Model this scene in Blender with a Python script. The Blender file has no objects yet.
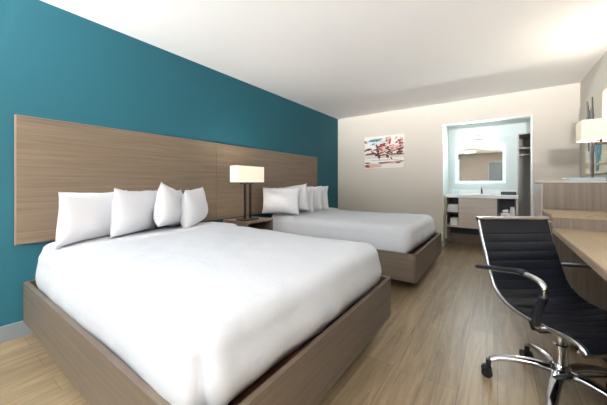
import bpy, bmesh, math, random
from mathutils import Vector, Matrix, noise
random.seed(7)
PI = math.pi
S = bpy.context.scene
COL = S.collection

# ------------------------------------------------------------------ materials
def lin(c):
    out = []
    for v in c:
        v = v/255
        out.append(v/12.92 if v <= .04045 else ((v+.055)/1.055)**2.4)
    return (*out, 1)

def mat(name, col, rough=.6, metal=0, emit=None, es=0, spec=None, bump=None):
    m = bpy.data.materials.new(name); m.use_nodes = True
    nt = m.node_tree; b = nt.nodes['Principled BSDF']
    b.inputs['Base Color'].default_value = lin(col)
    b.inputs['Roughness'].default_value = rough
    b.inputs['Metallic'].default_value = metal
    if spec is not None: b.inputs['Specular IOR Level'].default_value = spec
    if emit:
        b.inputs['Emission Color'].default_value = lin(emit); b.inputs['Emission Strength'].default_value = es
    tc = nt.nodes.new('ShaderNodeTexCoord')
    n = nt.nodes.new('ShaderNodeTexNoise')
    n.inputs['Scale'].default_value = bump[0] if bump else 60
    n.inputs['Detail'].default_value = 4
    nt.links.new(tc.outputs['Object'], n.inputs['Vector'])
    bp = nt.nodes.new('ShaderNodeBump')
    bp.inputs['Strength'].default_value = bump[1] if bump else .03
    bp.inputs['Distance'].default_value = .01
    nt.links.new(n.outputs['Fac'], bp.inputs['Height'])
    nt.links.new(bp.outputs['Normal'], b.inputs['Normal'])
    return m

def wood(name, c1, c2, scale, rough=.45, contrast=(.3, .7)):
    m = bpy.data.materials.new(name); m.use_nodes = True
    nt = m.node_tree; b = nt.nodes['Principled BSDF']; L = nt.links.new
    tc = nt.nodes.new('ShaderNodeTexCoord')
    mp = nt.nodes.new('ShaderNodeMapping'); mp.inputs['Scale'].default_value = scale
    L(tc.outputs['Object'], mp.inputs['Vector'])
    n = nt.nodes.new('ShaderNodeTexNoise'); n.inputs['Scale'].default_value = 1
    n.inputs['Detail'].default_value = 8; n.inputs['Roughness'].default_value = .68
    n.inputs['Distortion'].default_value = .35
    L(mp.outputs['Vector'], n.inputs['Vector'])
    r = nt.nodes.new('ShaderNodeValToRGB')
    r.color_ramp.elements[0].position = contrast[0]; r.color_ramp.elements[0].color = lin(c1)
    r.color_ramp.elements[1].position = contrast[1]; r.color_ramp.elements[1].color = lin(c2)
    L(n.outputs['Fac'], r.inputs['Fac']); L(r.outputs['Color'], b.inputs['Base Color'])
    bp = nt.nodes.new('ShaderNodeBump'); bp.inputs['Strength'].default_value = .08; bp.inputs['Distance'].default_value = .004
    L(n.outputs['Fac'], bp.inputs['Height']); L(bp.outputs['Normal'], b.inputs['Normal'])
    b.inputs['Roughness'].default_value = rough
    return m

def floor_mat():
    m = bpy.data.materials.new('floor_planks'); m.use_nodes = True
    nt = m.node_tree; b = nt.nodes['Principled BSDF']; L = nt.links.new
    tc = nt.nodes.new('ShaderNodeTexCoord')
    rot = nt.nodes.new('ShaderNodeMapping'); rot.inputs['Rotation'].default_value = (0, 0, PI/2)
    L(tc.outputs['Object'], rot.inputs['Vector'])
    br = nt.nodes.new('ShaderNodeTexBrick')
    br.inputs['Scale'].default_value = 1; br.inputs['Brick Width'].default_value = 1.2
    br.inputs['Row Height'].default_value = .17; br.inputs['Mortar Size'].default_value = .0012
    br.inputs['Mortar Smooth'].default_value = .2
    br.offset = .37
    br.inputs['Color1'].default_value = lin(FL[0]); br.inputs['Color2'].default_value = lin(FL[1])
    br.inputs['Mortar'].default_value = lin(FL[2])
    L(rot.outputs['Vector'], br.inputs['Vector'])
    mp = nt.nodes.new('ShaderNodeMapping'); mp.inputs['Scale'].default_value = (19, 1.3, 1)
    L(tc.outputs['Object'], mp.inputs['Vector'])
    n = nt.nodes.new('ShaderNodeTexNoise'); n.inputs['Scale'].default_value = 1; n.inputs['Detail'].default_value = 9
    n.inputs['Roughness'].default_value = .7; n.inputs['Distortion'].default_value = 1.2
    L(mp.outputs['Vector'], n.inputs['Vector'])
    r = nt.nodes.new('ShaderNodeValToRGB')
    r.color_ramp.elements[0].position = .3; r.color_ramp.elements[0].color = (.40, .36, .31, 1)
    r.color_ramp.elements[1].position = .66; r.color_ramp.elements[1].color = (1.15, 1.13, 1.1, 1)
    L(n.outputs['Fac'], r.inputs['Fac'])
    mx = nt.nodes.new('ShaderNodeMix'); mx.data_type = 'RGBA'; mx.blend_type = 'MULTIPLY'
    mx.inputs['Factor'].default_value = .85
    L(br.outputs['Color'], mx.inputs['A']); L(r.outputs['Color'], mx.inputs['B'])
    L(mx.outputs['Result'], b.inputs['Base Color'])
    b.inputs['Roughness'].default_value = .38
    return m

FL = [(155, 137, 111), (138, 121, 96), (100, 84, 68)]
M = {}
M['teal'] = mat('teal_paint', (20, 92, 108), .7, bump=(120, .05))
M['beige'] = mat('beige_paint', (209, 201, 190), .75, bump=(120, .05))
M['beige_dim'] = mat('beige_dim_paint', (138, 124, 111), .75)  # beige wall paint with the front wall's dimness mixed into the colour
M['white_paint'] = mat('ceiling_paint', (250, 248, 246), .85, bump=(90, .06))
M['alcove'] = mat('alcove_paint', (204, 214, 213), .6)
M['base_grey'] = mat('baseboard_grey', (132, 140, 146), .5)
M['trim_white'] = mat('trim_white', (235, 235, 232), .4)
M['floor'] = floor_mat()
M['wood_h'] = wood('headboard_laminate', (104, 90, 74), (136, 119, 100), (1.2, 1.2, 55), contrast=(.28, .72))
M['wood_h2'] = wood('nightstand_laminate', (100, 86, 74), (134, 116, 100), (1.2, 1.2, 55))
M['wood_bed'] = wood('platform_laminate', (80, 70, 60), (108, 95, 82), (1.5, 1.5, 60))
M['wood_deck'] = wood('dark_deck_wood', (58, 30, 24), (92, 52, 40), (2, 60, 2), .4)
M['plinth'] = mat('plinth_dark', (58, 50, 46), .6)
M['wood_v'] = wood('dresser_laminate', (110, 97, 86), (140, 126, 113), (60, 60, 1.2), contrast=(.3, .7))
M['desk_top'] = wood('desktop_laminate', (158, 138, 110), (176, 156, 127), (50, 1.5, 4), .35)
M['desk_edge'] = mat('desk_edge_band', (160, 140, 122), .5)
M['van_wood'] = wood('vanity_laminate', (176, 164, 154), (198, 186, 176), (2, 2, 50))
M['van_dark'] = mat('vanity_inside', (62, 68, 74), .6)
M['closet'] = wood('closet_laminate', (172, 168, 164), (190, 186, 180), (50, 50, 1.5))
M['linen'] = mat('white_linen', (197, 200, 206), .85, bump=(30, .3))
M['pillow'] = mat('white_pillowcase', (222, 223, 228), .85, bump=(30, .1))
M['towel'] = mat('white_towel', (240, 240, 240), .95, bump=(200, .5))
M['bronze'] = mat('dark_bronze', (58, 50, 46), .4, .7)
M['shade'] = mat('lit_lamp_shade', (225, 218, 202), .8, emit=(255, 240, 214), es=.36)
M['shade2'] = mat('lit_desk_lamp_shade', (222, 212, 194), .8, emit=(255, 236, 206), es=.22)
M['led'] = mat('led_glow', (250, 255, 255), .5, emit=(232, 250, 255), es=3)
M['led2'] = mat('led_edge_glow', (250, 255, 255), .5, emit=(225, 248, 255), es=1.1)
M['mirror'] = mat('mirror_glass', (235, 238, 238), .02, 1, bump=(1, 0))
M['chrome'] = mat('chrome', (215, 215, 218), .12, 1, bump=(1, 0))
M['leather'] = mat('black_leather', (18, 22, 31), .32, bump=(160, .15))
M['black'] = mat('black_plastic', (22, 22, 24), .45)
M['counter'] = mat('counter_white', (226, 230, 230), .25)
M['ceramic'] = mat('white_ceramic', (240, 242, 242), .2)
M['canvas'] = mat('cream_canvas', (238, 230, 224), .8)
M['canvas_warm'] = mat('warm_canvas', (208, 198, 182), .8)
M['edge_light'] = mat('light_edge_band', (214, 206, 198), .5)
M['door'] = mat('door_paint', (96, 104, 106), .5)
M['paper'] = mat('pale_blue_paper', (196, 218, 226), .5)
M['curtain'] = mat('sheer_curtain', (225, 228, 232), .9)
M['glass'] = mat('window_daylight_glass', (220, 232, 240), .1, emit=(225, 238, 255), es=1.0)
def pal(name, c): M[name] = mat(name, c, .7); return M[name]
for n, c in dict(paint_teal=(78, 134, 144), paint_red=(150, 62, 58), paint_brown=(92, 58, 46), paint_pink=(224, 178, 168),
                 paint_grey=(132, 130, 124), paint_green=(86, 92, 62), paint_dark=(84, 80, 76), paint_gold=(196, 164, 120),
                 paint_paleblue=(206, 224, 224)).items(): pal(n, c)

# ------------------------------------------------------------------ mesh helpers
def box(bm, x0, x1, y0, y1, z0, z1, bev=0, seg=2):
    vs = [bm.verts.new((x, y, z)) for z in (z0, z1) for y in (y0, y1) for x in (x0, x1)]
    idx = [(0, 2, 3, 1), (4, 5, 7, 6), (0, 1, 5, 4), (2, 6, 7, 3), (0, 4, 6, 2), (1, 3, 7, 5)]
    fs = [bm.faces.new([vs[i] for i in f]) for f in idx]
    if bev:
        es = list({e for f in fs for e in f.edges})
        bmesh.ops.bevel(bm, geom=es, offset=bev, segments=seg, affect='EDGES', profile=.5)

def prism(bm, pts, z0, z1):
    a = [bm.verts.new((x, y, z0)) for x, y in pts]; b = [bm.verts.new((x, y, z1)) for x, y in pts]
    n = len(pts)
    bm.faces.new(a[::-1]); bm.faces.new(b)
    for i in range(n): bm.faces.new((a[i], a[(i+1) % n], b[(i+1) % n], b[i]))

def tube(bm, pts, r, seg=12, flat=1, up=None, caps=True):
    """swept round (or oval) section through pts; r number or list"""
    pts = [Vector(p) for p in pts]; n = len(pts)
    if not hasattr(r, '__len__'): r = [r]*n
    rings = []; ref = Vector(up) if up else None
    for i, p in enumerate(pts):
        t = (pts[min(i+1, n-1)] - pts[max(i-1, 0)]).normalized()
        a = ref if ref else (Vector((0, 0, 1)) if abs(t.z) < .9 else Vector((1, 0, 0)))
        u = t.cross(a)
        if u.length < 1e-4: u = t.orthogonal()
        u.normalize(); v = u.cross(t).normalized()
        rings.append([bm.verts.new(p + u*math.cos(2*PI*k/seg)*r[i] + v*math.sin(2*PI*k/seg)*r[i]*flat) for k in range(seg)])
    for i in range(n-1):
        for k in range(seg):
            bm.faces.new((rings[i][k], rings[i][(k+1) % seg], rings[i+1][(k+1) % seg], rings[i+1][k]))
    if caps:
        bm.faces.new(rings[0][::-1]); bm.faces.new(rings[-1])

def lathe(bm, prof, cx=0, cy=0, seg=24):
    rings = [[bm.verts.new((cx + r*math.cos(2*PI*k/seg), cy + r*math.sin(2*PI*k/seg), z)) for k in range(seg)] for r, z in prof]
    for i in range(len(rings)-1):
        for k in range(seg):
            bm.faces.new((rings[i][k], rings[i][(k+1) % seg], rings[i+1][(k+1) % seg], rings[i+1][k]))
    bm.faces.new(rings[0][::-1]); bm.faces.new(rings[-1])

def smooth_path(pts, n=8):
    pts = [Vector(p) for p in pts]; out = []
    P = [pts[0]*2 - pts[1]] + pts + [pts[-1]*2 - pts[-2]]
    for i in range(1, len(P)-2):
        for k in range(n):
            t = k/n
            out.append(.5*((2*P[i]) + (-P[i-1]+P[i+1])*t + (2*P[i-1]-5*P[i]+4*P[i+1]-P[i+2])*t*t + (-P[i-1]+3*P[i]-3*P[i+1]+P[i+2])*t**3))
    out.append(pts[-1]); return out

def obj(name, bm, m, parent=None, smooth=False, label=None, autos=False):
    bmesh.ops.recalc_face_normals(bm, faces=bm.faces)
    me = bpy.data.meshes.new(name); bm.to_mesh(me); bm.free()
    me.materials.append(M[m] if isinstance(m, str) else m)
    o = bpy.data.objects.new(name, me); COL.objects.link(o)
    if parent: o.parent = parent
    if smooth or autos:
        for p in me.polygons: p.use_smooth = True
    if autos:
        me.set_sharp_from_angle(angle=math.radians(40))
    if label: o['label'] = label
    return o

def bx(name, m, dims, parent=None, bev=.003, label=None):
    bm = bmesh.new(); box(bm, *dims, bev=bev)
    return obj(name, bm, m, parent, label=label)

def tag(o, label, cat, group=None):
    o['label'] = label; o['category'] = cat
    if group: o['group'] = group
    return o

def thing(name, label, cat, loc=(0, 0, 0), rz=0, group=None):
    o = bpy.data.objects.new(name, None); COL.objects.link(o)
    o.location = loc; o.rotation_euler = (0, 0, rz); o.empty_display_size = .1
    return tag(o, label, cat, group)

def struct(o): o['kind'] = 'structure'; return o

# ------------------------------------------------------------------ the room
XL, XR, YB, YF, H = -2.764, .906, 5.169, -3.3, 2.44
OX0, OX1, OZ = -.758, .406, 2.078          # opening to the vanity alcove
AY, AXR = 5.80, 1.05                       # alcove back wall, alcove right side
T = .12
struct(bx('floor', 'floor', (XL-T, AXR+T, YF-T, 6.58, -.06, 0), bev=0))
struct(bx('ceiling', 'white_paint', (XL-T, XR+T, YF-T, YB+T, H, H+.06), bev=0))
struct(bx('wall_left', 'teal', (XL-T, XL, YF-T, YB+T, 0, H), bev=0))
struct(bx('wall_right', 'beige', (XR, XR+T, YF-T, YB, 0, H), bev=0))
bm = bmesh.new()
box(bm, XL, OX0, YB, YB+T, 0, H); box(bm, OX1, XR+T, YB, YB+T, 0, H); box(bm, OX0, OX1, YB, YB+T, OZ, H)
struct(obj('wall_back', bm, 'beige'))
# front wall (behind the camera) with a window and an entrance door
WX0, WX1, WZ0, WZ1 = -2.6, -1.55, .55, 2.1
DX0, DX1, DZ = -.36, .54, 2.05
bm = bmesh.new()
for a in ((XL, WX0, 0, H), (WX0, WX1, 0, WZ0), (WX0, WX1, WZ1, H), (WX1, DX0, 0, H), (DX0, DX1, DZ, H), (DX1, XR, 0, H)):
    box(bm, a[0], a[1], YF-T, YF, a[2], a[3])
struct(obj('wall_front', bm, 'beige_dim'))
bm = bmesh.new()
for a in ((WX0, WX0+.05, WZ0, WZ1), (WX1-.05, WX1, WZ0, WZ1), (WX0, WX1, WZ0, WZ0+.05), (WX0, WX1, WZ1-.05, WZ1), (-2.1, -2.06, WZ0, WZ1)):
    box(bm, a[0], a[1], YF-.09, YF-.03, a[2], a[3])
win = struct(obj('window_1', bm, 'trim_white'))
bx('pane', 'glass', (WX0+.05, WX1-.05, YF-.07, YF-.06, WZ0+.05, WZ1-.05), win, bev=0)
bm = bmesh.new()
box(bm, DX0+.04, DX1-.04, YF-.08, YF-.03, 0.005, DZ-.04)
for z0, z1 in ((.2, .95), (1.1, 1.85)): box(bm, DX0+.16, DX1-.16, YF-.03, YF-.02, z0, z1, .004)
door = struct(obj('door_1', bm, 'door'))
bm = bmesh.new()
tube(bm, [(DX0+.12, YF-.03, 1), (DX0+.12, YF+.03, 1)], .012); tube(bm, [(DX0+.12, YF+.03, 1), (DX0+.22, YF+.03, 1)], .01)
obj('door_handle', bm, 'chrome', door, autos=True)
bm = bmesh.new()
for a in ((DX0, DX0+.04, 0, DZ), (DX1-.04, DX1, 0, DZ), (DX0+.04, DX1-.04, DZ-.04, DZ)): box(bm, a[0], a[1], YF-.08, YF+.01, a[2], a[3])
struct(obj('trim_1', bm, 'base_grey'))
# alcove shell
struct(bx('wall_alcove_left', 'alcove', (OX0-T, OX0, YB+T, AY+T, 0, H), bev=0))
struct(bx('wall_alcove_right', 'alcove', (AXR, AXR+T, YB+T, 6.58, 0, H), bev=0))
bm = bmesh.new()
CX0, CZ = .267, 1.915
box(bm, OX0, CX0, AY, AY+T, 0, H); box(bm, CX0, AXR, AY, AY+T, CZ, H)
struct(obj('wall_alcove_back', bm, 'alcove'))
struct(bx('ceiling_alcove', 'white_paint', (OX0-T, AXR+T, YB+T, 6.58, H, H+.06), bev=0))
# white corner bead round the opening
bm = bmesh.new()
box(bm, OX0-.003, OX0+.004, YB-.004, YB+T+.002, 0, OZ); box(bm, OX1-.006, OX1+.006, YB-.004, YB+T+.002, 0, OZ)
box(bm, OX0, OX1, YB-.004, YB+T+.002, OZ-.006, OZ+.004)
struct(obj('trim_2', bm, 'trim_white'))
# baseboards
def baseboard(name, dims):
    bm = bmesh.new(); box(bm, *dims, bev=.003); return struct(obj(name, bm, 'base_grey'))
baseboard('baseboard_left', (XL, XL+.014, YF, YB, 0, .11))
baseboard('baseboard_back', (XL+.014, OX0, YB-.014, YB, 0, .11))
baseboard('baseboard_back_right', (OX1+.01, XR, YB-.014, YB, 0, .11))
baseboard('baseboard_right', (XR-.014, XR, 3.85, YB-.014, 0, .11))
baseboard('baseboard_front', (XL+.014, DX0, YF, YF+.014, 0, .11))

# ------------------------------------------------------------------ headboard
t = thing('headboard', 'long brown wood-grain wall headboard running behind both beds on the teal wall', 'headboard', (XL+.002, 2.5, .657))
for a, b in ((.406, 2.063), (2.068, 4.311)):
    bm = bmesh.new(); box(bm, 0, .03, a-2.5, b-2.5, 0, .905, .002)
    obj('panel', bm, 'wood_h', t)
bm = bmesh.new(); box(bm, .002, .02, .406-2.506, 4.311-2.494, -.004, .909)
obj('edge_trim', bm, 'desk_edge', t)

# ------------------------------------------------------------------ beds
def rounded(x0, x1, y0, y1, r, seg=5):
    pts = []
    for cx, cy, a in ((x1-r, y1-r, 0), (x0+r, y1-r, 90), (x0+r, y0+r, 180), (x1-r, y0+r, 270)):
        for k in range(seg+1):
            q = math.radians(a + 90*k/seg); pts.append((cx + r*math.cos(q), cy + r*math.sin(q)))
    return pts

def make_bed(y0, y1, xf, label):
    cx = (XL+.028+xf)/2; cy = (y0+y1)/2
    t = thing('platform_bed', label, 'bed', (cx, cy, 0))
    xa, xb, ya, yb = XL+.028-cx, xf-cx, y0-cy, y1-cy; w = .028; z0, z1 = .115, .391
    # foot rail with rounded outer corners (U shaped end piece)
    bm = bmesh.new(); r = .035; pts = []
    for c, a in (((xb-r, ya+r), -90), ((xb-r, yb-r), 0)):
        for k in range(7):
            q = math.radians(a+90*k/6); pts.append((c[0]+r*math.cos(q), c[1]+r*math.sin(q)))
    ri = r-w+.004; inn = []
    for c, a in (((xb-r, yb-r), 90), ((xb-r, ya+r), 0)):
        for k in range(7):
            q = math.radians(a-90*k/6); inn.append((c[0]+ri*math.cos(q), c[1]+ri*math.sin(q)))
    prism(bm, pts+inn, z0, z1)
    obj('foot_rail', bm, 'wood_bed', t, autos=True)
    for a, b in ((ya, ya+w), (yb-w, yb)):
        bm = bmesh.new(); box(bm, xa, xb-r, a, b, z0, z1, .002); obj('side_rail', bm, 'wood_bed', t)
    bm = bmesh.new(); box(bm, xa, xa+w, ya+w, yb-w, z0, z1, .002); obj('head_rail', bm, 'wood_bed', t)
    bm = bmesh.new(); n = 14; L = xb-xa-2*w
    for i in range(n):
        box(bm, xa+w+L*i/n+.002, xa+w+L*(i+1)/n-.002, ya+w, yb-w, .28, .312, .002)
    obj('slat_deck', bm, 'wood_deck', t)
    bm = bmesh.new(); box(bm, xa+.0, xb-.33, ya+.22, yb-.22, 0, .28, .004); obj('plinth', bm, 'plinth', t)
    return t
make_bed(.4405, 2.0475, -.6425, 'wood-grain platform bed frame nearest the camera, under the left duvet')
make_bed(2.792, 4.264, -.643, 'wood-grain platform bed frame farther back, between nightstand and picture wall')

def make_duvet(x0, x1, y0, y1, zb, zt, seed, label, crease=True):
    bm = bmesh.new(); Rc, Rb = .105, .095
    def outline(n=480):
        Lx, Ly = (x1-x0-2*Rc), (y1-y0-2*Rc); arc = PI*Rc/2; tot = 2*Lx+2*Ly+4*arc; out = []
        for i in range(n):
            s = tot*i/n
            for kind, ln in (('e', Ly), ('c', arc), ('n', Lx), ('c2', arc), ('w', Ly), ('c3', arc), ('s', Lx), ('c4', arc)):
                if s < ln: break
                s -= ln
            f = s/ln
            if kind == 'e': p, nn = (x1, y0+Rc+s), (1, 0)
            elif kind == 'n': p, nn = (x1-Rc-s, y1), (0, 1)
            elif kind == 'w': p, nn = (x0, y1-Rc-s), (-1, 0)
            elif kind == 's': p, nn = (x0+Rc+s, y0), (0, -1)
            else:
                c, a = {'c': ((x1-Rc, y1-Rc), 0), 'c2': ((x0+Rc, y1-Rc), 90), 'c3': ((x0+Rc, y0+Rc), 180), 'c4': ((x1-Rc, y0+Rc), 270)}[kind]
                q = math.radians(a+90*f); nn = (math.cos(q), math.sin(q)); p = (c[0]+Rc*nn[0], c[1]+Rc*nn[1])
            out.append((Vector((p[0], p[1], 0)), Vector((nn[0], nn[1], 0))))
        return out
    O = outline(); n = len(O); rows = []
    corner = Vector((x1-Rc*.3, y0+Rc*.3, 0))
    def put(p, nn, off, z, side):
        q = p + nn*off; q.z = z
        v = Vector((q.x*2.2+seed, q.y*2.2, q.z*2.2)); w = noise.noise(v)
        v2 = Vector((q.x*7+seed, q.y*7, q.z*2.5)); w2 = noise.noise(v2)
        if side > 0:
            q += nn*(w*.016 + w2*.012)*side
            # vertical tucked pleat just round the foot/near corner
            if crease:
                d = (p - corner).dot(Vector((.707, .707, 0)))
                near = (p-corner).length < .3
                if near:
                    sf = max(0, min(1, (zt-.05-z)/.10)); sf = sf*sf*(3-2*sf)
                    g = math.exp(-((d+.035-.10*(zt-z))/.015)**2); g2 = math.exp(-((d-.02-.10*(zt-z))/.03)**2)
                    q += nn*(-.030*g + .014*g2)*sf
                # softer pleats
        else:
            pass
        q.z += (w*.012 + w2*.006)*(1-side*.6)
        # turned-back edge of the cover near the pillows
        if side < .6:
            e = 1/(1+math.exp((q.x-(x0+.43+.015*noise.noise(Vector((q.y*3, seed, 0)))))/.004))
            q.z += .022*e
        return q
    NT = 90
    ins = Rb
    for k in range(NT):     # top, centre outwards
        f = k/NT
        row = []
        for p, nn in O:
            e = p - nn*ins
            c = Vector((min(max(e.x, x0+.75), x1-.75), (y0+y1)/2, 0))
            q = c.lerp(e, f)
            ed = min(q.x-x0, x1-q.x, q.y-y0, y1-q.y)
            z = zt + .022*(1-math.exp(-max(ed-Rb, 0)/.22))
            row.append(put(q, nn, 0, z, 0))
        rows.append(row)
    for k in range(11):
        a = PI/2*k/10
        row = [put(p, nn, -Rb*(1-math.sin(a)), zt-Rb*(1-math.cos(a)), k/10) for p, nn in O]
        rows.append(row)
    NS = 12
    for k in range(1, NS+1):
        f = k/NS
        row = []
        for p, nn in O:
            off = .032*math.sin(PI*min(f/.9, 1)**1.15)*(.55+.45*max(nn.x, 0)) - f*f*(.008 + max(nn.x, 0)*(.035 + .05*max(0, min(1, 1-(p.y-y0)/(y1-y0)))))
            row.append(put(p, nn, off, (zt-Rb)*(1-f)+zb*f, 1))
        rows.append(row)
    V = [[bm.verts.new(q) for q in r] for r in rows]
    for a in range(len(V)-1):
        for i in range(n):
            try: bm.faces.new((V[a][i], V[a][(i+1) % n], V[a+1][(i+1) % n], V[a+1][i]))
            except ValueError: pass
    bm.faces.new(V[-1])
    bmesh.ops.remove_doubles(bm, verts=V[0], dist=.0015)
    c = Vector(((x0+x1)/2, (y0+y1)/2, zb))
    for v in bm.verts: v.co -= c
    o = obj('duvet', bm, 'linen', smooth=True); o.location = c
    return tag(o, label, 'duvet')
make_duvet(-2.64, -.690, .482, 1.975, .314, .650, 1.3, 'smooth white duvet tucked into the nearest platform bed')
make_duvet(-2.64, -.715, 2.85, 4.205, .314, .640, 8.1, 'smooth white duvet on the farther bed, next to the picture wall', False)

# ------------------------------------------------------------------ pillows
def make_pillow_mesh(seed, W=.56, Hh=.40, Tt=.17):
    bm = bmesh.new(); N = 30; K = 24
    def pt(i, j, s):
        u = -1+2*i/N; v = -1+2*j/K
        x = W/2*u*(1-.07*(1-v*v)*abs(u)**3 - .0)
        z = Hh/2*v*(1-.09*(1-u*u)*abs(v)**3)
        # corners stretch a little into points
        th = (max(0, 1-abs(u)**2.6)**.62)*(max(0, 1-abs(v)**2.6)**.62)
        y = s*Tt/2*th
        w = noise.noise(Vector((x*9+seed, z*9, s)))
        y += s*w*.018*th**.5*(1-th*.4)
        # fuller towards the bottom
        y *= 1 - .18*v
        return Vector((x + .010*noise.noise(Vector((seed, z*6, 1))), y, z + .012*noise.noise(Vector((x*6, seed, 2)))))
    F = [[bm.verts.new(pt(i, j, 1)) for j in range(K+1)] for i in range(N+1)]
    B = [[bm.verts.new(pt(i, j, -1)) for j in range(K+1)] for i in range(N+1)]
    for i in range(N):
        for j in range(K):
            bm.faces.new((F[i][j], F[i+1][j], F[i+1][j+1], F[i][j+1]))
            bm.faces.new((B[i][j], B[i][j+1], B[i+1][j+1], B[i+1][j]))
    bmesh.ops.remove_doubles(bm, verts=bm.verts, dist=.0004)
    return bm

def pillow(x, y, ang, lean, label, group, seed, roll=0, W=.55, Hh=.365, z=.688, Tt=.20):
    o = obj('pillow', make_pillow_mesh(seed, W, Hh, Tt), 'pillow', smooth=True)
    M1 = Matrix.Rotation(math.radians(ang), 4, 'Z') @ Matrix.Rotation(math.radians(lean), 4, 'X') @ Matrix.Rotation(math.radians(roll), 4, 'Y')
    o.rotation_euler = M1.to_euler(); o.location = (x, y, z+Hh/2-.02+abs(math.sin(math.radians(roll)))*W*.3)
    return tag(o, label, 'pillow', group)
gA, gB = 'white pillows standing on the nearest bed', 'white pillows standing on the farther bed'
PA = [(-2.41, .765, 116, 4, 0), (-2.42, 1.05, 123, 3, 2), (-2.41, 1.335, 133, 0, 9), (-2.42, 1.575, 130, 2, -3)]
LA = ['leftmost white pillow on the nearest bed, seen broadest', 'second white pillow from the left on the nearest bed',
      'third white pillow from the left on the nearest bed, seen edge-on with a pointed top', 'rightmost white pillow on the nearest bed, closest to the lamp']
for i, (p, l) in enumerate(zip(PA, LA)): pillow(p[0], p[1], p[2], p[3], l, gA, 3.1+i*2.7, p[4])
PB = [(-2.375, 2.825, 16, -4, 0), (-2.36, 3.02, 10, 0, -7), (-2.38, 3.19, 12, 0, -2), (-2.39, 3.42, 12, 0, -2), (-2.41, 3.65, 12, 0, -2)]
LB = ['frontmost white pillow on the farther bed, next to the nightstand', 'white pillow with a raised corner just behind the frontmost one on the farther bed',
      'third white pillow back from the nightstand on the farther bed', 'fourth white pillow back from the nightstand on the farther bed',
      'rearmost white pillow on the farther bed, nearest the picture wall']
for i, (p, l) in enumerate(zip(PB, LB)): pillow(p[0], p[1], p[2], p[3], l, gB, 21.1+i*1.7, p[4], Tt=.15)

# ------------------------------------------------------------------ nightstand and lamp
t = thing('nightstand', 'wood-grain nightstand with an open front between the two beds', 'nightstand', (-2.55, 2.385, 0))
bm = bmesh.new(); box(bm, -.19, .24, -.22, .22, .62, .645, .002); obj('top', bm, 'wood_h2', t)
for y in (-.22, .20):
    bm = bmesh.new(); box(bm, -.18, .235, y, y+.02, 0.05, .62, .001); obj('side_panel', bm, 'wood_h2', t)
bm = bmesh.new(); box(bm, -.18, -.165, -.20, .20, 0.05, .62); obj('back_panel', bm, 'plinth', t)
bm = bmesh.new(); box(bm, -.165, .225, -.20, .20, .44, .458); obj('shelf', bm, 'wood_h2', t)
d = bmesh.new(); box(d, -.165, .235, -.198, .198, .06, .43, .002); dr = obj('drawer', d, 'wood_h2', t)
d = bmesh.new(); box(d, .235, .25, -.08, .08, .33, .342, .002); obj('handle', d, 'bronze', dr)
d = bmesh.new(); box(d, -.17, .18, -.21, .21, 0, .05); obj('plinth', d, 'plinth', t)

t = thing('table_lamp', 'lit table lamp with a wide box shade on twin dark posts on the nightstand', 'lamp', (-2.445, 2.30, .646))
bm = bmesh.new(); box(bm, -.07, .07, -.12, .12, 0, .016, .003); obj('base', bm, 'bronze', t)
for y in (-.042, .042):
    bm = bmesh.new(); box(bm, -.011, .011, y-.011, y+.011, .016, .43, .002); obj('post', bm, 'bronze', t)
bm = bmesh.new(); box(bm, -.012, .012, -.11, .085, .43, .444, .002); tube(bm, [(0, 0, .44), (0, 0, .50)], .008); obj('crossbar', bm, 'bronze', t)
def box_shade(x0, x1, y0, y1, z0, z1, th=.004):
    bm = bmesh.new()
    o = rounded(x0, x1, y0, y1, .012, 3); i = rounded(x0+th, x1-th, y0+th, y1-th, .009, 3)
    n = len(o); V = [[bm.verts.new((x, y, z)) for x, y in pp] for pp, z in ((o, z0), (o, z1), (i, z1), (i, z0))]
    for a in range(4):
        for k in range(n): bm.faces.new((V[a][k], V[a][(k+1) % n], V[(a+1) % 4][(k+1) % n], V[(a+1) % 4][k]))
    return bm
obj('lamp_shade', box_shade(-.07, .07, -.215, .215, .452, .640), 'shade', t)
bm = bmesh.new(); lathe(bm, [(.012, .50), (.02, .52), (.03, .55), (.022, .58), (.004, .59)], seg=12); obj('bulb', bm, 'shade', t, smooth=True)

# ------------------------------------------------------------------ picture on back wall
t = thing('canvas_picture', 'unframed abstract painting in cream, red and blue on the beige back wall', 'picture', (-1.77, YB-.001, 1.68))
PIC = []
def paint(bm, items, hw, hh, base, seed, mi, place, rough=.4):
    """paint strokes as thin raised dabs on the front of a canvas, in the canvas mesh itself"""
    for k, (u, v, w, h, a) in enumerate(items):
        cx = -hw+2*hw*u; cz = -hh+2*hh*v; n = 22; pts = []; ca, sa = math.cos(a), math.sin(a)
        for q in range(n):
            th = 2*PI*q/n; rr = 1+rough*noise.noise(Vector((q*1.7, k*3.1+seed, 0)))
            x = w*hw*math.cos(th)*rr; z = h*hh*math.sin(th)*rr
            pts.append((min(max(cx+1.35*x*ca-1.35*z*sa, -hw+.004), hw-.004), min(max(cz+1.35*x*sa+1.35*z*ca, -hh+.004), hh-.004)))
        d = base+.0003*(k % 7)
        f = [bm.verts.new(place(X, Z, d)) for X, Z in pts]; b = [bm.verts.new(place(X, Z, -.0005)) for X, Z in pts]
        fs = [bm.faces.new(f), bm.faces.new(b[::-1])]
        for q in range(n): fs.append(bm.faces.new((f[q], f[(q+1) % n], b[(q+1) % n], b[q])))
        for x in fs: x.material_index = mi
bmP = bmesh.new(); box(bmP, -.383, .383, -.03, 0, -.308, .308, .002); PM = []
def strokes(name, m, items, par, y=-.0305, seed=0):
    PM.append(m)
    paint(bmP, items, .383, .308, .0008+.0022*len(PM), seed, len(PM), lambda X, Z, d: (X, -.03-d, Z), .7)
strokes('pale_wash', 'paint_paleblue', [(.3, .86, .4, .13, -.03), (.3, .74, .25, .07, 0), (.5, .36, .9, .05, 0)], t)
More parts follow.
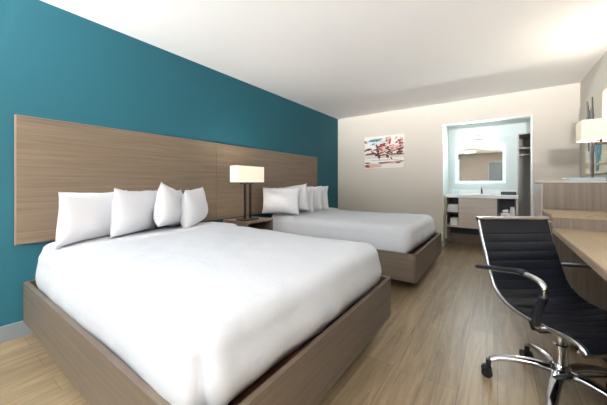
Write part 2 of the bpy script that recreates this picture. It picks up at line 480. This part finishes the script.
strokes('pink_wash', 'paint_pink', [(.2, .08, .38, .1, 0), (.75, .17, .4, .06, 0), (.8, .6, .35, .12, .1), (.25, .44, .4, .07, .0), (.55, .55, .2, .07, 0)], t, -.031)
strokes('teal_wash', 'paint_teal', [(.25, .87, .23, .055, .05), (.24, .76, .07, .03, .2), (.42, .9, .08, .03, 0)], t, -.033)
strokes('line_strokes', 'paint_gold', [(.5, .33, .98, .012, 0), (.75, .39, .5, .035, .02), (.1, .58, .2, .012, 0)], t, -.033)
strokes('red_strokes', 'paint_red', [(.42, .68, .12, .05, .3), (.47, .72, .09, .05, -.3), (.66, .87, .06, .03, -.8), (.92, .82, .08, .06, .3), (.82, .77, .05, .04, .5), (.08, .07, .11, .06, 0), (.68, .56, .09, .08, .5), (.35, .63, .06, .03, .6), (.5, .41, .1, .03, .2)], t, -.034, 3)
strokes('brown_strokes', 'paint_brown', [(.14, .45, .2, .032, .1), (.32, .42, .17, .055, -.5), (.38, .38, .04, .14, .2), (.7, .68, .09, .025, .2), (.6, .62, .05, .07, .4), (.66, .48, .1, .04, -.4), (.6, .37, .04, .1, .2), (.9, .72, .05, .02, 0), (.73, .42, .12, .02, 0), (.69, .3, .02, .07, .6), (.45, .48, .13, .03, .3)], t, -.035, 7)
strokes('dark_strokes', 'paint_grey', [(.1, .17, .09, .03, 0), (.58, .17, .25, .02, 0), (.9, .2, .16, .025, .05), (.03, .84, .05, .08, .9), (.9, .63, .12, .015, 0), (.57, .87, .02, .12, -.2), (.55, .25, .5, .008, 0)], t, -.036, 9)
strokes('green_strokes', 'paint_green', [(.57, .63, .05, .06, .3), (.62, .53, .03, .05, 0)], t, -.037, 11)

rs = random.Random(4)
strokes('blossoms', 'paint_pink', [(rs.uniform(.45, .97), rs.uniform(.5, .95), rs.uniform(.02, .06), rs.uniform(.02, .06), rs.uniform(-1, 1)) for _ in range(22)], t, 0, 20)
strokes('blossoms', 'paint_red', [(rs.uniform(.3, .97), rs.uniform(.45, .9), rs.uniform(.012, .045), rs.uniform(.012, .05), rs.uniform(-1, 1)) for _ in range(30)], t, 0, 31)
strokes('twigs', 'paint_brown', [(rs.uniform(.05, .95), rs.uniform(.38, .6), rs.uniform(.03, .13), rs.uniform(.01, .035), rs.uniform(-.7, .7)) for _ in range(22)], t, 0, 42)
strokes('marks', 'paint_dark', [(rs.choice((.1, .5, .6, .88))+rs.uniform(-.08, .08), rs.uniform(.14, .2), rs.uniform(.03, .1), .014, 0) for _ in range(10)], t, 0, 51)
pic = obj('canvas', bmP, 'canvas', t)
for m in PM: pic.data.materials.append(M[m])

# ------------------------------------------------------------------ vanity
VX0, VX1, VY0, VY1 = -.754, .258, 5.33, AY
t = thing('vanity_unit', 'wall-mounted wood-grain vanity cabinet with open cubbies in the lit alcove', 'cabinet', ((VX0+VX1)/2, VY0, 0))
def V(name, m, x0, x1, y0, y1, z0, z1, par=t, bev=.002, label=None):
    bm = bmesh.new(); c = (VX0+VX1)/2; box(bm, x0-c, x1-c, y0-VY0, y1-VY0, z0, z1, bev); return obj(name, bm, m, par, label=label)
V('side_panel', 'van_wood', VX0, VX0+.03, VY0, VY1, .13, .842)
V('side_panel', 'van_wood', VX1-.03, VX1, VY0, VY1, .0, .842)
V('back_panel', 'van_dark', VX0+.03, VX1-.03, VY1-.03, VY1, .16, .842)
V('divider', 'van_wood', -.545, -.522, VY0+.005, VY1-.03, .365, .842)
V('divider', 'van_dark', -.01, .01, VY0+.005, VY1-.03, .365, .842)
V('front_panel', 'van_wood', -.522, -.01, VY0, VY0+.02, .365, .842)
V('bottom_shelf', 'van_wood', VX0+.03, VX1-.03, VY0, VY1-.03, .335, .365)
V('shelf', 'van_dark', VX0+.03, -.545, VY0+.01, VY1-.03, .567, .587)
V('shelf', 'van_wood', .01, VX1-.03, VY0+.01, VY1-.03, .535, .56)
V('kick_panel', 'wood_h2', VX0+.03, VX1-.03, VY1-.05, VY1-.03, .0, .16)
t = thing('vanity_counter', 'white countertop with backsplash and built-in basin on the vanity cabinet', 'countertop', ((VX0+VX1)/2, VY0, .842))
bm = bmesh.new(); c = (VX0+VX1)/2
box(bm, VX0-c, VX1-c, -.02, VY1-VY0, 0, .055, .004); obj('worktop', bm, 'counter', t)
bm = bmesh.new(); box(bm, VX0-c, VX1-c, VY1-VY0-.02, VY1-VY0, .055, .13, .002); obj('backsplash', bm, 'counter', t)
bm = bmesh.new()
lathe(bm, [(.16, .056), (.17, .062), (.16, .066), (.14, .062), (.08, .0575), (.02, .0565)], 0, .2, 32); 
obj('basin', bm, 'ceramic', t, smooth=True)
t = thing('faucet', 'slim dark faucet standing behind the basin on the vanity', 'faucet', (-.225, 5.64, .898))
bm = bmesh.new(); lathe(bm, [(.02, 0), (.02, .01), (.013, .015), (.013, .085), (.010, .09)], seg=14); obj('body', bm, 'bronze', t, autos=True)
bm = bmesh.new(); tube(bm, smooth_path([(0, 0, .08), (0, -.05, .09), (0, -.10, .08), (0, -.11, .065)], 5), .009, 10); obj('spout', bm, 'bronze', t, smooth=True)
bm = bmesh.new(); tube(bm, [(0, 0, .09), (0, .005, .105), (0, .03, .115)], .006, 8); obj('handle', bm, 'bronze', t, smooth=True)
# counter items
t = thing('amenity_tray', 'dark grey amenity tray at the right end of the vanity counter', 'tray', (.14, 5.52, .898))
bm = bmesh.new(); box(bm, -.10, .10, -.06, .06, 0, .01, .002)
for a in ((-.10, .10, -.06, -.052), (-.10, .10, .052, .06), (-.10, -.092, -.052, .052), (.092, .10, -.052, .052)): box(bm, *a, .01, .05)
obj('tray', bm, 'van_dark', t)
bm = bmesh.new()
for x in (-.05, .01, .06): box(bm, x-.02, x+.02, -.03, .03, .011, .045, .003)
obj('packets', bm, 'paint_teal', t)
def tumbler(x, y, label):
    bm = bmesh.new(); lathe(bm, [(.026, 0), (.032, .075), (.030, .075), (.024, .006)], seg=18)
    o = obj('tumbler', bm, 'paint_paleblue', autos=True); o.location = (x, y, .898); tag(o, label, 'cup', 'cups on the vanity counter')
tumbler(-.66, 5.58, 'left pale cup at the left end of the vanity counter')
tumbler(-.58, 5.61, 'right pale cup near the left end of the vanity counter')

def towel(x, y, z, w, h, d, label, m='towel'):
    bm = bmesh.new(); n = 4; lay = h/n
    for k in range(n):
        box(bm, -w/2+random.uniform(0, .006), w/2-random.uniform(0, .006), -d/2+random.uniform(0, .01), d/2, k*lay, (k+1)*lay-.001, lay*.42, 3)
    o = obj('folded_towel', bm, m, autos=True); o.location = (x, y, z)
    return tag(o, label, 'towel')
towel(-.635, 5.46, .588, .165, .13, .24, 'folded white towel stack in the upper left cubby of the vanity')
towel(-.615, 5.46, .366, .125, .12, .22, 'smaller folded white towel in the lower left cubby of the vanity')
t = thing('hair_dryer_set', 'white hotel appliance with a cord in the right cubby of the vanity', 'appliance', (.09, 5.45, .561))
bm = bmesh.new(); box(bm, -.055, .07, -.06, .10, 0, .05, .012, 3); obj('body', bm, 'ceramic', t, autos=True)
bm = bmesh.new(); tube(bm, [(-.03, -.05, .075), (.04, -.03, .08)], [.022, .03], 14); obj('nozzle', bm, 'ceramic', t, autos=True)
bm = bmesh.new(); lathe(bm, [(.014, .0), (.014, .008)], .0, -.085, 14); obj('dial', bm, 'black', t)
t = thing('jug', 'small white jug with a dark lid beside the appliance in the right cubby', 'jug', (.19, 5.41, .561))
bm = bmesh.new(); lathe(bm, [(.036, 0), (.04, .02), (.036, .10), (.026, .135), (.028, .15)], seg=20); obj('body', bm, 'ceramic', t, smooth=True)
bm = bmesh.new(); lathe(bm, [(.028, .15), (.026, .165), (.008, .17)], seg=20); obj('lid', bm, 'van_dark', t, smooth=True)
bm = bmesh.new(); tube(bm, smooth_path([(.034, 0, .12), (.055, 0, .11), (.055, 0, .06), (.038, 0, .04)], 5), .005, 8); obj('handle', bm, 'ceramic', t, smooth=True)
towel(.12, 5.49, .366, .16, .09, .22, 'folded white washcloths in the lower right cubby of the vanity')

# mirror with glowing border, light bar
t = thing('lit_mirror', 'rectangular mirror with a glowing white border above the vanity', 'mirror', (-.264, AY, 1.421))
mw, mh = .335, .298
bm = bmesh.new(); box(bm, -mw, mw, -.035, -.03, -mh, mh); obj('glass', bm, 'mirror', t)
bm = bmesh.new(); b = .028
for a in ((-mw-b, mw+b, mh, mh+b), (-mw-b, mw+b, -mh-b, -mh), (-mw-b, -mw, -mh, mh), (mw, mw+b, -mh, mh)): box(bm, a[0], a[1], -.032, -.012, a[2], a[3], .002)
obj('glowing_border', bm, 'led2', t)
bm = bmesh.new(); box(bm, -mw-.01, mw+.01, -.029, 0, -mh-.01, mh+.01); obj('back_box', bm, 'counter', t)
t = thing('vanity_light', 'slim glowing light bar on the alcove wall above the mirror', 'light', (-.28, AY, 1.895))
bm = bmesh.new(); box(bm, -.275, .275, -.075, -.045, -.013, .013, .006); obj('diffuser', bm, 'led', t)
bm = bmesh.new(); box(bm, -.07, .07, -.045, 0, -.035, .035, .004); obj('wall_mount', bm, 'chrome', t)

# closet niche
t = thing('open_closet', 'dark wood-grain open closet with a shelf and rail beside the vanity alcove', 'closet', (.64, AY, 0))
def Cc(name, x0, x1, y0, y1, z0, z1, m='closet'):
    bm = bmesh.new(); box(bm, x0-.64, x1-.64, y0-AY, y1-AY, z0, z1, .001); return obj(name, bm, m, t)
Cc('side_panel', CX0, CX0+.02, AY-.02, 6.43, .0, CZ); Cc('side_panel', AXR-.03, AXR-.005, AY-.0, 6.43, 0, CZ)
Cc('back_panel', CX0+.02, AXR-.03, 6.58, 6.43, 0, CZ); Cc('top_panel', CX0+.02, AXR-.03, AY-.0, 6.58, CZ-.02, CZ)
Cc('shelf', CX0+.02, AXR-.03, AY+.02, 6.58, 1.66, 1.68, 'van_wood')
bm = bmesh.new(); tube(bm, [(CX0+.02-.64, .3, 1.58), (AXR-.03-.64, .3, 1.58)], .013, 12); obj('hanging_rail', bm, 'chrome', t, autos=True)

# ------------------------------------------------------------------ desk, dresser, tall unit
def mx(x): return .902-(.868-x)*.577/.568
def my(y): return 2.684+(y-2.752)*.95
DZt = .763
t = thing('desk', 'long light-topped desk along the right wall in front of the office chair', 'desk', (.58, 1.8, 0))
def D(name, m, x0, x1, y0, y1, z0, z1, bev=.002, par=None):
    bm = bmesh.new(); box(bm, mx(x0)-.58, mx(x1)-.58, my(y0)-1.8, my(y1)-1.8, z0, z1, bev); return obj(name, bm, m, par or t)
D('desktop', 'desk_top', .302, .868, .78, 2.748, DZt-.006, DZt, .0)
D('desktop_edge', 'desk_edge', .30, .869, .778, 2.749, DZt-.036, DZt-.006, .001)
D('end_panel', 'wood_v', .32, .868, .80, .83, 0, DZt-.036)
D('modesty_panel', 'wood_v', .845, .868, .83, 2.748, .12, DZt-.036)
t = thing('low_cabinet', 'lower wood-grain cabinet with a light ledge between desk and tall cabinet', 'cabinet', (.58, 3.0, 0))
def D2(name, m, x0, x1, y0, y1, z0, z1, bev=.002):
    bm = bmesh.new(); box(bm, mx(x0)-.58, mx(x1)-.58, my(y0)-3.0, my(y1)-3.0, z0, z1, bev); return obj(name, bm, m, t)
D2('body', 'wood_v', .30, .868, 2.752, 3.266, .0, .838)
D2('top', 'desk_top', .292, .868, 2.752, 3.266, .838, .862)
bm = bmesh.new(); box(bm, mx(.288)-.58, mx(.30)-.58, -.30, .14, .12, .80, .002); dd = obj('door', bm, 'wood_v', t)
bm = bmesh.new(); box(bm, mx(.278)-.58, mx(.288)-.58, -.27, -.26, .4, .55, .002); obj('handle', bm, 'chrome', dd)
t = thing('tall_cabinet', 'taller wood-grain cabinet carrying the desk lamp at the end of the desk run', 'cabinet', (.58, 3.6, 0))
def D3(name, m, x0, x1, y0, y1, z0, z1, bev=.002, par=None):
    bm = bmesh.new(); box(bm, mx(x0)-.58, mx(x1)-.58, my(y0)-3.6, my(y1)-3.6, z0, z1, bev); return obj(name, bm, m, par or t)
D3('body', 'wood_v', .30, .868, 3.27, 3.93, .0, 1.092)
D3('top', 'edge_light', .292, .868, 3.268, 3.94, 1.092, 1.107)
d = D3('door', 'van_wood', .288, .30, 3.29, 3.91, .1, 1.08)
D3('handle', 'chrome', .278, .288, 3.32, 3.33, .55, .70, .002, d)

t = thing('desk_lamp', 'lit lamp with a cream box shade on an open dark frame on the tall cabinet', 'lamp', (.725, 3.41, 1.108))
bm = bmesh.new(); box(bm, -.10, .10, -.055, .055, 0, .018, .003); obj('base', bm, 'bronze', t)
bm = bmesh.new()
for a in ((-.06, -.042, .018, .33), (.042, .06, .018, .33), (-.042, .042, .312, .33)): box(bm, a[0], a[1], -.012, .012, a[2], a[3], .002)
tube(bm, [(0, 0, .33), (0, 0, .40)], .008); box(bm, -.03, .03, -.012, .012, .345, .355, .002)
obj('frame', bm, 'bronze', t)
obj('lamp_shade', box_shade(-.14, .14, -.11, .11, .35, .52), 'shade2', t)
bm = bmesh.new(); lathe(bm, [(.012, .40), (.02, .42), (.03, .45), (.022, .48), (.004, .49)], seg=12); obj('bulb', bm, 'shade2', t, smooth=True)
t = thing('brochure_stack', 'thin pale blue brochures lying on the tall cabinet in front of the lamp base', 'brochures', (.59, 3.25, 1.108))
for k, (dx, dy, a) in enumerate(((0, 0, .03), (.015, .004, -.05), (-.01, 0, .01))):
    bm = bmesh.new(); box(bm, -.11, .11, -.08, .08, k*.008, k*.008+.0075, .001)
    o = obj('brochure', bm, 'paper', t); o.location = (dx, dy, 0); o.rotation_euler = (0, 0, a)

# artwork on right wall
t = thing('framed_artwork', 'tall abstract artwork in grey, cream and teal on the right wall behind the lamp', 'artwork', (XR-.002, 4.27, 1.63))
bmA = bmesh.new(); box(bmA, -.03, 0, -.46, .46, -.44, .44, .003); AM = []
def wstrokes(name, m, items, dx):
    AM.append(m)
    paint(bmA, [(.5+y/.92, .5+z/.88, w/.46, h/.44, -a) for y, z, w, h, a in items], .46, .44, .001+.002*len(AM), dx*900, len(AM), lambda Y, Z, d: (-.03-d, Y, Z), .8)
wstrokes('grey_strokes', 'paint_grey', [(.30, .18, .05, .20, .25), (.16, .1, .04, .16, .2), (.22, -.18, .03, .2, .1)], .001)
wstrokes('dark_strokes', 'paint_dark', [(.25, .16, .03, .17, .3), (.12, .2, .02, .18, .15), (.33, .02, .02, .12, .2)], .002)
wstrokes('teal_strokes', 'paint_teal', [(-.02, -.17, .05, .15, .1), (-.14, -.1, .03, .14, 0)], .002)
wstrokes('gold_strokes', 'paint_gold', [(0, -.34, .4, .008, 0), (.3, -.31, .12, .006, 0)], .003)

art = obj('canvas', bmA, 'canvas_warm', t)
for m in AM: art.data.materials.append(M[m])

# wall sconce, its edge just enters the frame
t = thing('wall_sconce', 'small lit wall lamp with a cream shade at the right edge above the desk lamp', 'wall light', (XR-.002, 3.50, 1.79))
bm = bmesh.new(); box(bm, -.012, 0, -.05, .05, -.06, .06, .003); obj('wall_plate', bm, 'bronze', t)
bm = bmesh.new(); tube(bm, [(-.01, 0, 0), (-.08, 0, 0)], .008); obj('arm', bm, 'bronze', t)
obj('lamp_shade', box_shade(-.137, -.03, -.08, .08, -.115, .115), 'shade2', t)

# ------------------------------------------------------------------ office chair (local: +x forward, +y left)
t = thing('office_chair', 'black ribbed leather office chair with chrome arms and star base at the desk', 'chair', (.304, 1.812, 0), math.radians(-52))
prof = smooth_path([(-.375, 0, .868), (-.345, 0, .77), (-.305, 0, .66), (-.275, 0, .575), (-.235, 0, .505), (-.16, 0, .458), (-.06, 0, .442), (.06, 0, .446), (.16, 0, .452), (.215, 0, .444), (.235, 0, .425)], 8)
def normals(pr):
    out = []
    for i in range(len(pr)):
        d = (pr[min(i+1, len(pr)-1)]-pr[max(i-1, 0)]).normalized(); out.append(Vector((-d.z, 0, d.x)) * 1)
    return out
nr = normals(prof)
# arc length for ribs
L = [0]
for i in range(1, len(prof)): L.append(L[-1]+(prof[i]-prof[i-1]).length)
def resample(n):
    out = []
    for k in range(n+1):
        s = L[-1]*k/n; i = 0
        while i < len(L)-2 and L[i+1] < s: i += 1
        f = (s-L[i])/(L[i+1]-L[i]); out.append((prof[i].lerp(prof[i+1], f), nr[i].lerp(nr[i+1], f).normalized(), s))
    return out
RS = resample(240)
def sling(s0, s1, name):
    bm = bmesh.new(); rows = [r for r in RS if s0 <= r[2] <= s1]; W = .211; NY = 10; top = []; bot = []
    pitch = .053
    for p, nn, s in rows:
        sm = s > .085 and s < L[-1]-.04; ph = ((s-.085) % pitch)/pitch; rib = .006*((max(math.sin(PI*ph), 0)**.3) if sm else 1)
        a = []; b = []
        for j in range(NY+1):
            y = -W+2*W*j/NY; sag = -.012*(1-(y/W)**2)
            a.append(bm.verts.new(p+nn*(.006+rib+sag)+Vector((0, y, 0)))); b.append(bm.verts.new(p+nn*(-.010-rib*.6+sag)+Vector((0, y, 0))))
        top.append(a); bot.append(b)
    for i in range(len(top)-1):
        for j in range(NY):
            bm.faces.new((top[i][j], top[i][j+1], top[i+1][j+1], top[i+1][j])); bm.faces.new((bot[i][j], bot[i+1][j], bot[i+1][j+1], bot[i][j+1]))
        for j in (0, NY): bm.faces.new((top[i][j], bot[i][j], bot[i+1][j], top[i+1][j]))
    for i in (0, len(top)-1):
        for j in range(NY): bm.faces.new((top[i][j], top[i][j+1], bot[i][j+1], bot[i][j]))
    return obj(name, bm, 'leather', t, autos=True)
mid = L[-1]*.49
sling(0, mid, 'backrest'); sling(mid, 9, 'seat')
for s in (-1, 1):
    bm = bmesh.new(); tube(bm, [p+Vector((0, s*.214, -.004)) for p in prof], .0085, 10, flat=1.2); obj('side_frame', bm, 'chrome', t, smooth=True, label='chrome side rail')
bm = bmesh.new(); tube(bm, [prof[0]+Vector((0, -.222, .004)), prof[0]+Vector((0, .222, .004))], .013, 12); obj('top_bar', bm, 'chrome', t, autos=True)
bm = bmesh.new(); tube(bm, [prof[-6]+Vector((0, -.214, -.02)), prof[-6]+Vector((0, .214, -.02))], .012, 10); tube(bm, [(-.17, -.214, .452), (-.17, .214, .452)], .010, 10)
obj('cross_bar', bm, 'chrome', t, autos=True)
for s in (-1, 1):
    y = s*.262
    pth = smooth_path([(.055, s*.225, .435), (.06, s*.25, .45), (.075, y, .52), (.105, y, .59), (.11, y, .635), (.07, y, .66), (-.02, y, .662), (-.12, y, .640), (-.22, y, .620), (-.31, y, .600)], 6)
    bm = bmesh.new(); tube(bm, pth, .0145, 12, flat=.8); a = obj('armrest', bm, 'chrome', t, smooth=True, label='chrome armrest loop')
    bm = bmesh.new(); tube(bm, [q+Vector((0, 0, .004)) for q in pth[34:]], .021, 12, flat=.6); obj('arm_pad', bm, 'leather', a, smooth=True, label='black arm pad')
    bm = bmesh.new(); tube(bm, pth[7:20], .019, 12, flat=.85); obj('arm_sleeve', bm, 'leather', a, smooth=True)
    bm = bmesh.new(); tube(bm, [(.055, s*.20, .437), (.055, s*.245, .437)], .016, 14); obj('arm_bolt', bm, 'chrome', a, autos=True)
    bm = bmesh.new(); tube(bm, [(.205, s*.20, .432), (.205, s*.236, .432)], .015, 14); obj('frame_bolt', bm, 'chrome', t, autos=True)
bm = bmesh.new(); box(bm, -.10, .10, -.05, .05, .375, .405, .008); box(bm, -.03, .03, -.205, .205, .392, .412, .006)
tube(bm, [(0, -.21, .40), (0, -.225, .44)], .01, 8); tube(bm, [(0, .21, .40), (0, .225, .44)], .01, 8)
obj('tilt_mechanism', bm, 'black', t)
bm = bmesh.new(); tube(bm, [(.03, -.02, .385), (.09, .11, .235), (.085, .10, .225), (.06, -.08, .215)], .005, 8); tube(bm, [(.06, -.08, .215), (.057, -.10, .213), (.05, -.16, .205)], [.008, .016, .010], 10, flat=.5); obj('lever', bm, 'black', t, smooth=True)
bm = bmesh.new(); lathe(bm, [(.034, .14), (.034, .15), (.030, .16), (.030, .27), (.024, .275), (.024, .375)], seg=24); base_parts = [obj('gas_column', bm, 'chrome', t, autos=True)]
bm = bmesh.new(); lathe(bm, [(.03, .10), (.045, .11), (.048, .15), (.034, .175)], seg=24); base_parts.append(obj('hub', bm, 'chrome', t, autos=True))
for k in range(5):
    # world azimuths 180+72k; convert to local
    a = math.radians(180-72*k+4) - math.radians(-52); d = Vector((math.cos(a), math.sin(a), 0)); R = .30
    pts = smooth_path([d*.02+Vector((0, 0, .138)), d*.12+Vector((0, 0, .143)), d*.24+Vector((0, 0, .122)), d*R+Vector((0, 0, .095))], 6)
    bm = bmesh.new(); n = len(pts); tube(bm, pts, [.029-.010*i/(n-1) for i in range(n)], 12, flat=.7); lg = obj('leg', bm, 'chrome', t, smooth=True); base_parts.append(lg)
    bm = bmesh.new(); side = Vector((-d.y, d.x, 0)); c = d*(R+.012)
    for q in (-1, 1):
        cc = c+side*(.017*q)+Vector((0, 0, .027)); tube(bm, [cc-side*.009, cc+side*.009], .027, 20)
    tube(bm, [c+Vector((0, 0, .03))-side*.012, c+Vector((0, 0, .03))+side*.012], .016, 12)
    tube(bm, [c-d*.008+Vector((0, 0, .05)), c-d*.008+Vector((0, 0, .095))], .013, 12)
    obj('caster', bm, 'black', lg, autos=True)
for o in base_parts: o.location = (-.09, .015, 0)

# ------------------------------------------------------------------ added ceiling fill lamp, unseen behind the camera
t = thing('ceiling_fill_lamp', 'added round white ceiling fill lamp, unseen behind the viewer', 'light', (-.9, -1.2, H))
bm = bmesh.new(); lathe(bm, [(.21, 0), (.21, -.02), (.19, -.03)], seg=32); obj('rim', bm, 'trim_white', t, autos=True)
bm = bmesh.new(); lathe(bm, [(.19, -.02), (.18, -.05), (.12, -.08), (.02, -.09)], seg=32); obj('diffuser', bm, 'shade', t, smooth=True)
for s, lab in ((-1, 'left pale curtain panel on the front window'), (1, 'right pale curtain panel on the front window')):
    bm = bmesh.new(); xa, xb = ((WX0-.12, WX0+.18) if s < 0 else (WX1-.18, WX1+.10)); n = 40
    r1 = [(xa+(xb-xa)*i/n, YF+.06+.02*math.sin(i*1.3)) for i in range(n+1)]
    pts = r1+[(x, y+.006) for x, y in r1[::-1]]; prism(bm, pts, .3, 2.2)
    tag(obj('curtain', bm, 'curtain'), lab, 'curtain')

for (x, y, lab) in ((-2.35, -2.6, 'added torchiere fill lamp, unseen in the front corner by the teal wall'), (.6, -2.5, 'added torchiere fill lamp, unseen in the front corner by the entrance door')):
    t = thing('fill_floor_lamp', lab, 'lamp', (x, y, 0))  # unseen uplighters, added to light the room evenly
    bm = bmesh.new(); lathe(bm, [(.14, 0), (.14, .012), (.03, .025)], seg=28); obj('base', bm, 'bronze', t, autos=True)
    bm = bmesh.new(); lathe(bm, [(.013, .02), (.013, 1.72)], seg=14); obj('pole', bm, 'bronze', t, autos=True)
    bm = bmesh.new(); lathe(bm, [(.03, 1.70), (.10, 1.74), (.16, 1.80), (.155, 1.80), (.095, 1.75), (.03, 1.715)], seg=28); obj('lamp_shade', bm, 'bronze', t, autos=True)
# ------------------------------------------------------------------ lights
def area(name, loc, rot, sx, sy, power, col=(1, 1, 1), spread=180):
    l = bpy.data.lights.new(name, 'AREA'); l.shape = 'RECTANGLE'; l.size = sx; l.size_y = sy; l.energy = power; l.color = col
    l.spread = math.radians(spread)
    o = bpy.data.objects.new(name, l); COL.objects.link(o); o.location = loc; o.rotation_euler = rot; return o
area('daylight_window', (-2.08, YF+.12, 1.4), (math.radians(92), 0, 0), .95, 1.4, 24, (.93, .97, 1))
area('ceiling_fill_light', (-.9, -1.2, H-.12), (0, 0, 0), .36, .36, 5, (1, .97, .95))  # soft fill from the added ceiling lamp
def point(name, loc, power, col, r=.05):
    l = bpy.data.lights.new(name, 'POINT'); l.energy = power; l.color = col; l.shadow_soft_size = r
    o = bpy.data.objects.new(name, l); COL.objects.link(o); o.location = loc; return o
point('table_lamp_bulb', (-2.445, 2.30, 1.22), 7, (1, .92, .83), .04)
point('desk_lamp_bulb', (.725, 3.41, 1.59), 10, (1, .93, .85), .04)
for x, y, p in ((-2.35, -2.6, 165), (.6, -2.5, 170)): area('added_uplight_fill', (x, y, 1.84), (math.radians(120.5), 0, 0), .24, .24, p, (.98, .99, 1), 80)  # fill beams of the added torchieres, aimed up at ceiling and far wall
point('wall_sconce_bulb', (.82, 3.50, 1.83), 5, (1, .95, .88), .03)
area('vanity_bar_light', (-.28, AY-.09, 1.885), (math.radians(70), 0, PI), .5, .04, 10, (.88, .97, 1))
w = bpy.data.worlds.new('sky'); S.world = w; w.use_nodes = True
w.node_tree.nodes['Background'].inputs[0].default_value = (.75, .85, 1, 1); w.node_tree.nodes['Background'].inputs[1].default_value = 1.0

# ------------------------------------------------------------------ camera
cd = bpy.data.cameras.new('camera'); cam = bpy.data.objects.new('camera', cd); COL.objects.link(cam)
cd.sensor_fit = 'HORIZONTAL'; cd.sensor_width = 36; cd.lens = 36*274.72/607
cd.shift_y = -19.39/607; cd.clip_start = .02
cam.location = (0, 0, 1.0876); cam.rotation_euler = (PI/2, 0, math.radians(35.266))
S.camera = cam
S.view_settings.view_transform = 'Standard'; S.view_settings.look = 'None'
S.view_settings.exposure = .56; S.view_settings.gamma = 1; S.view_settings.use_curve_mapping = False
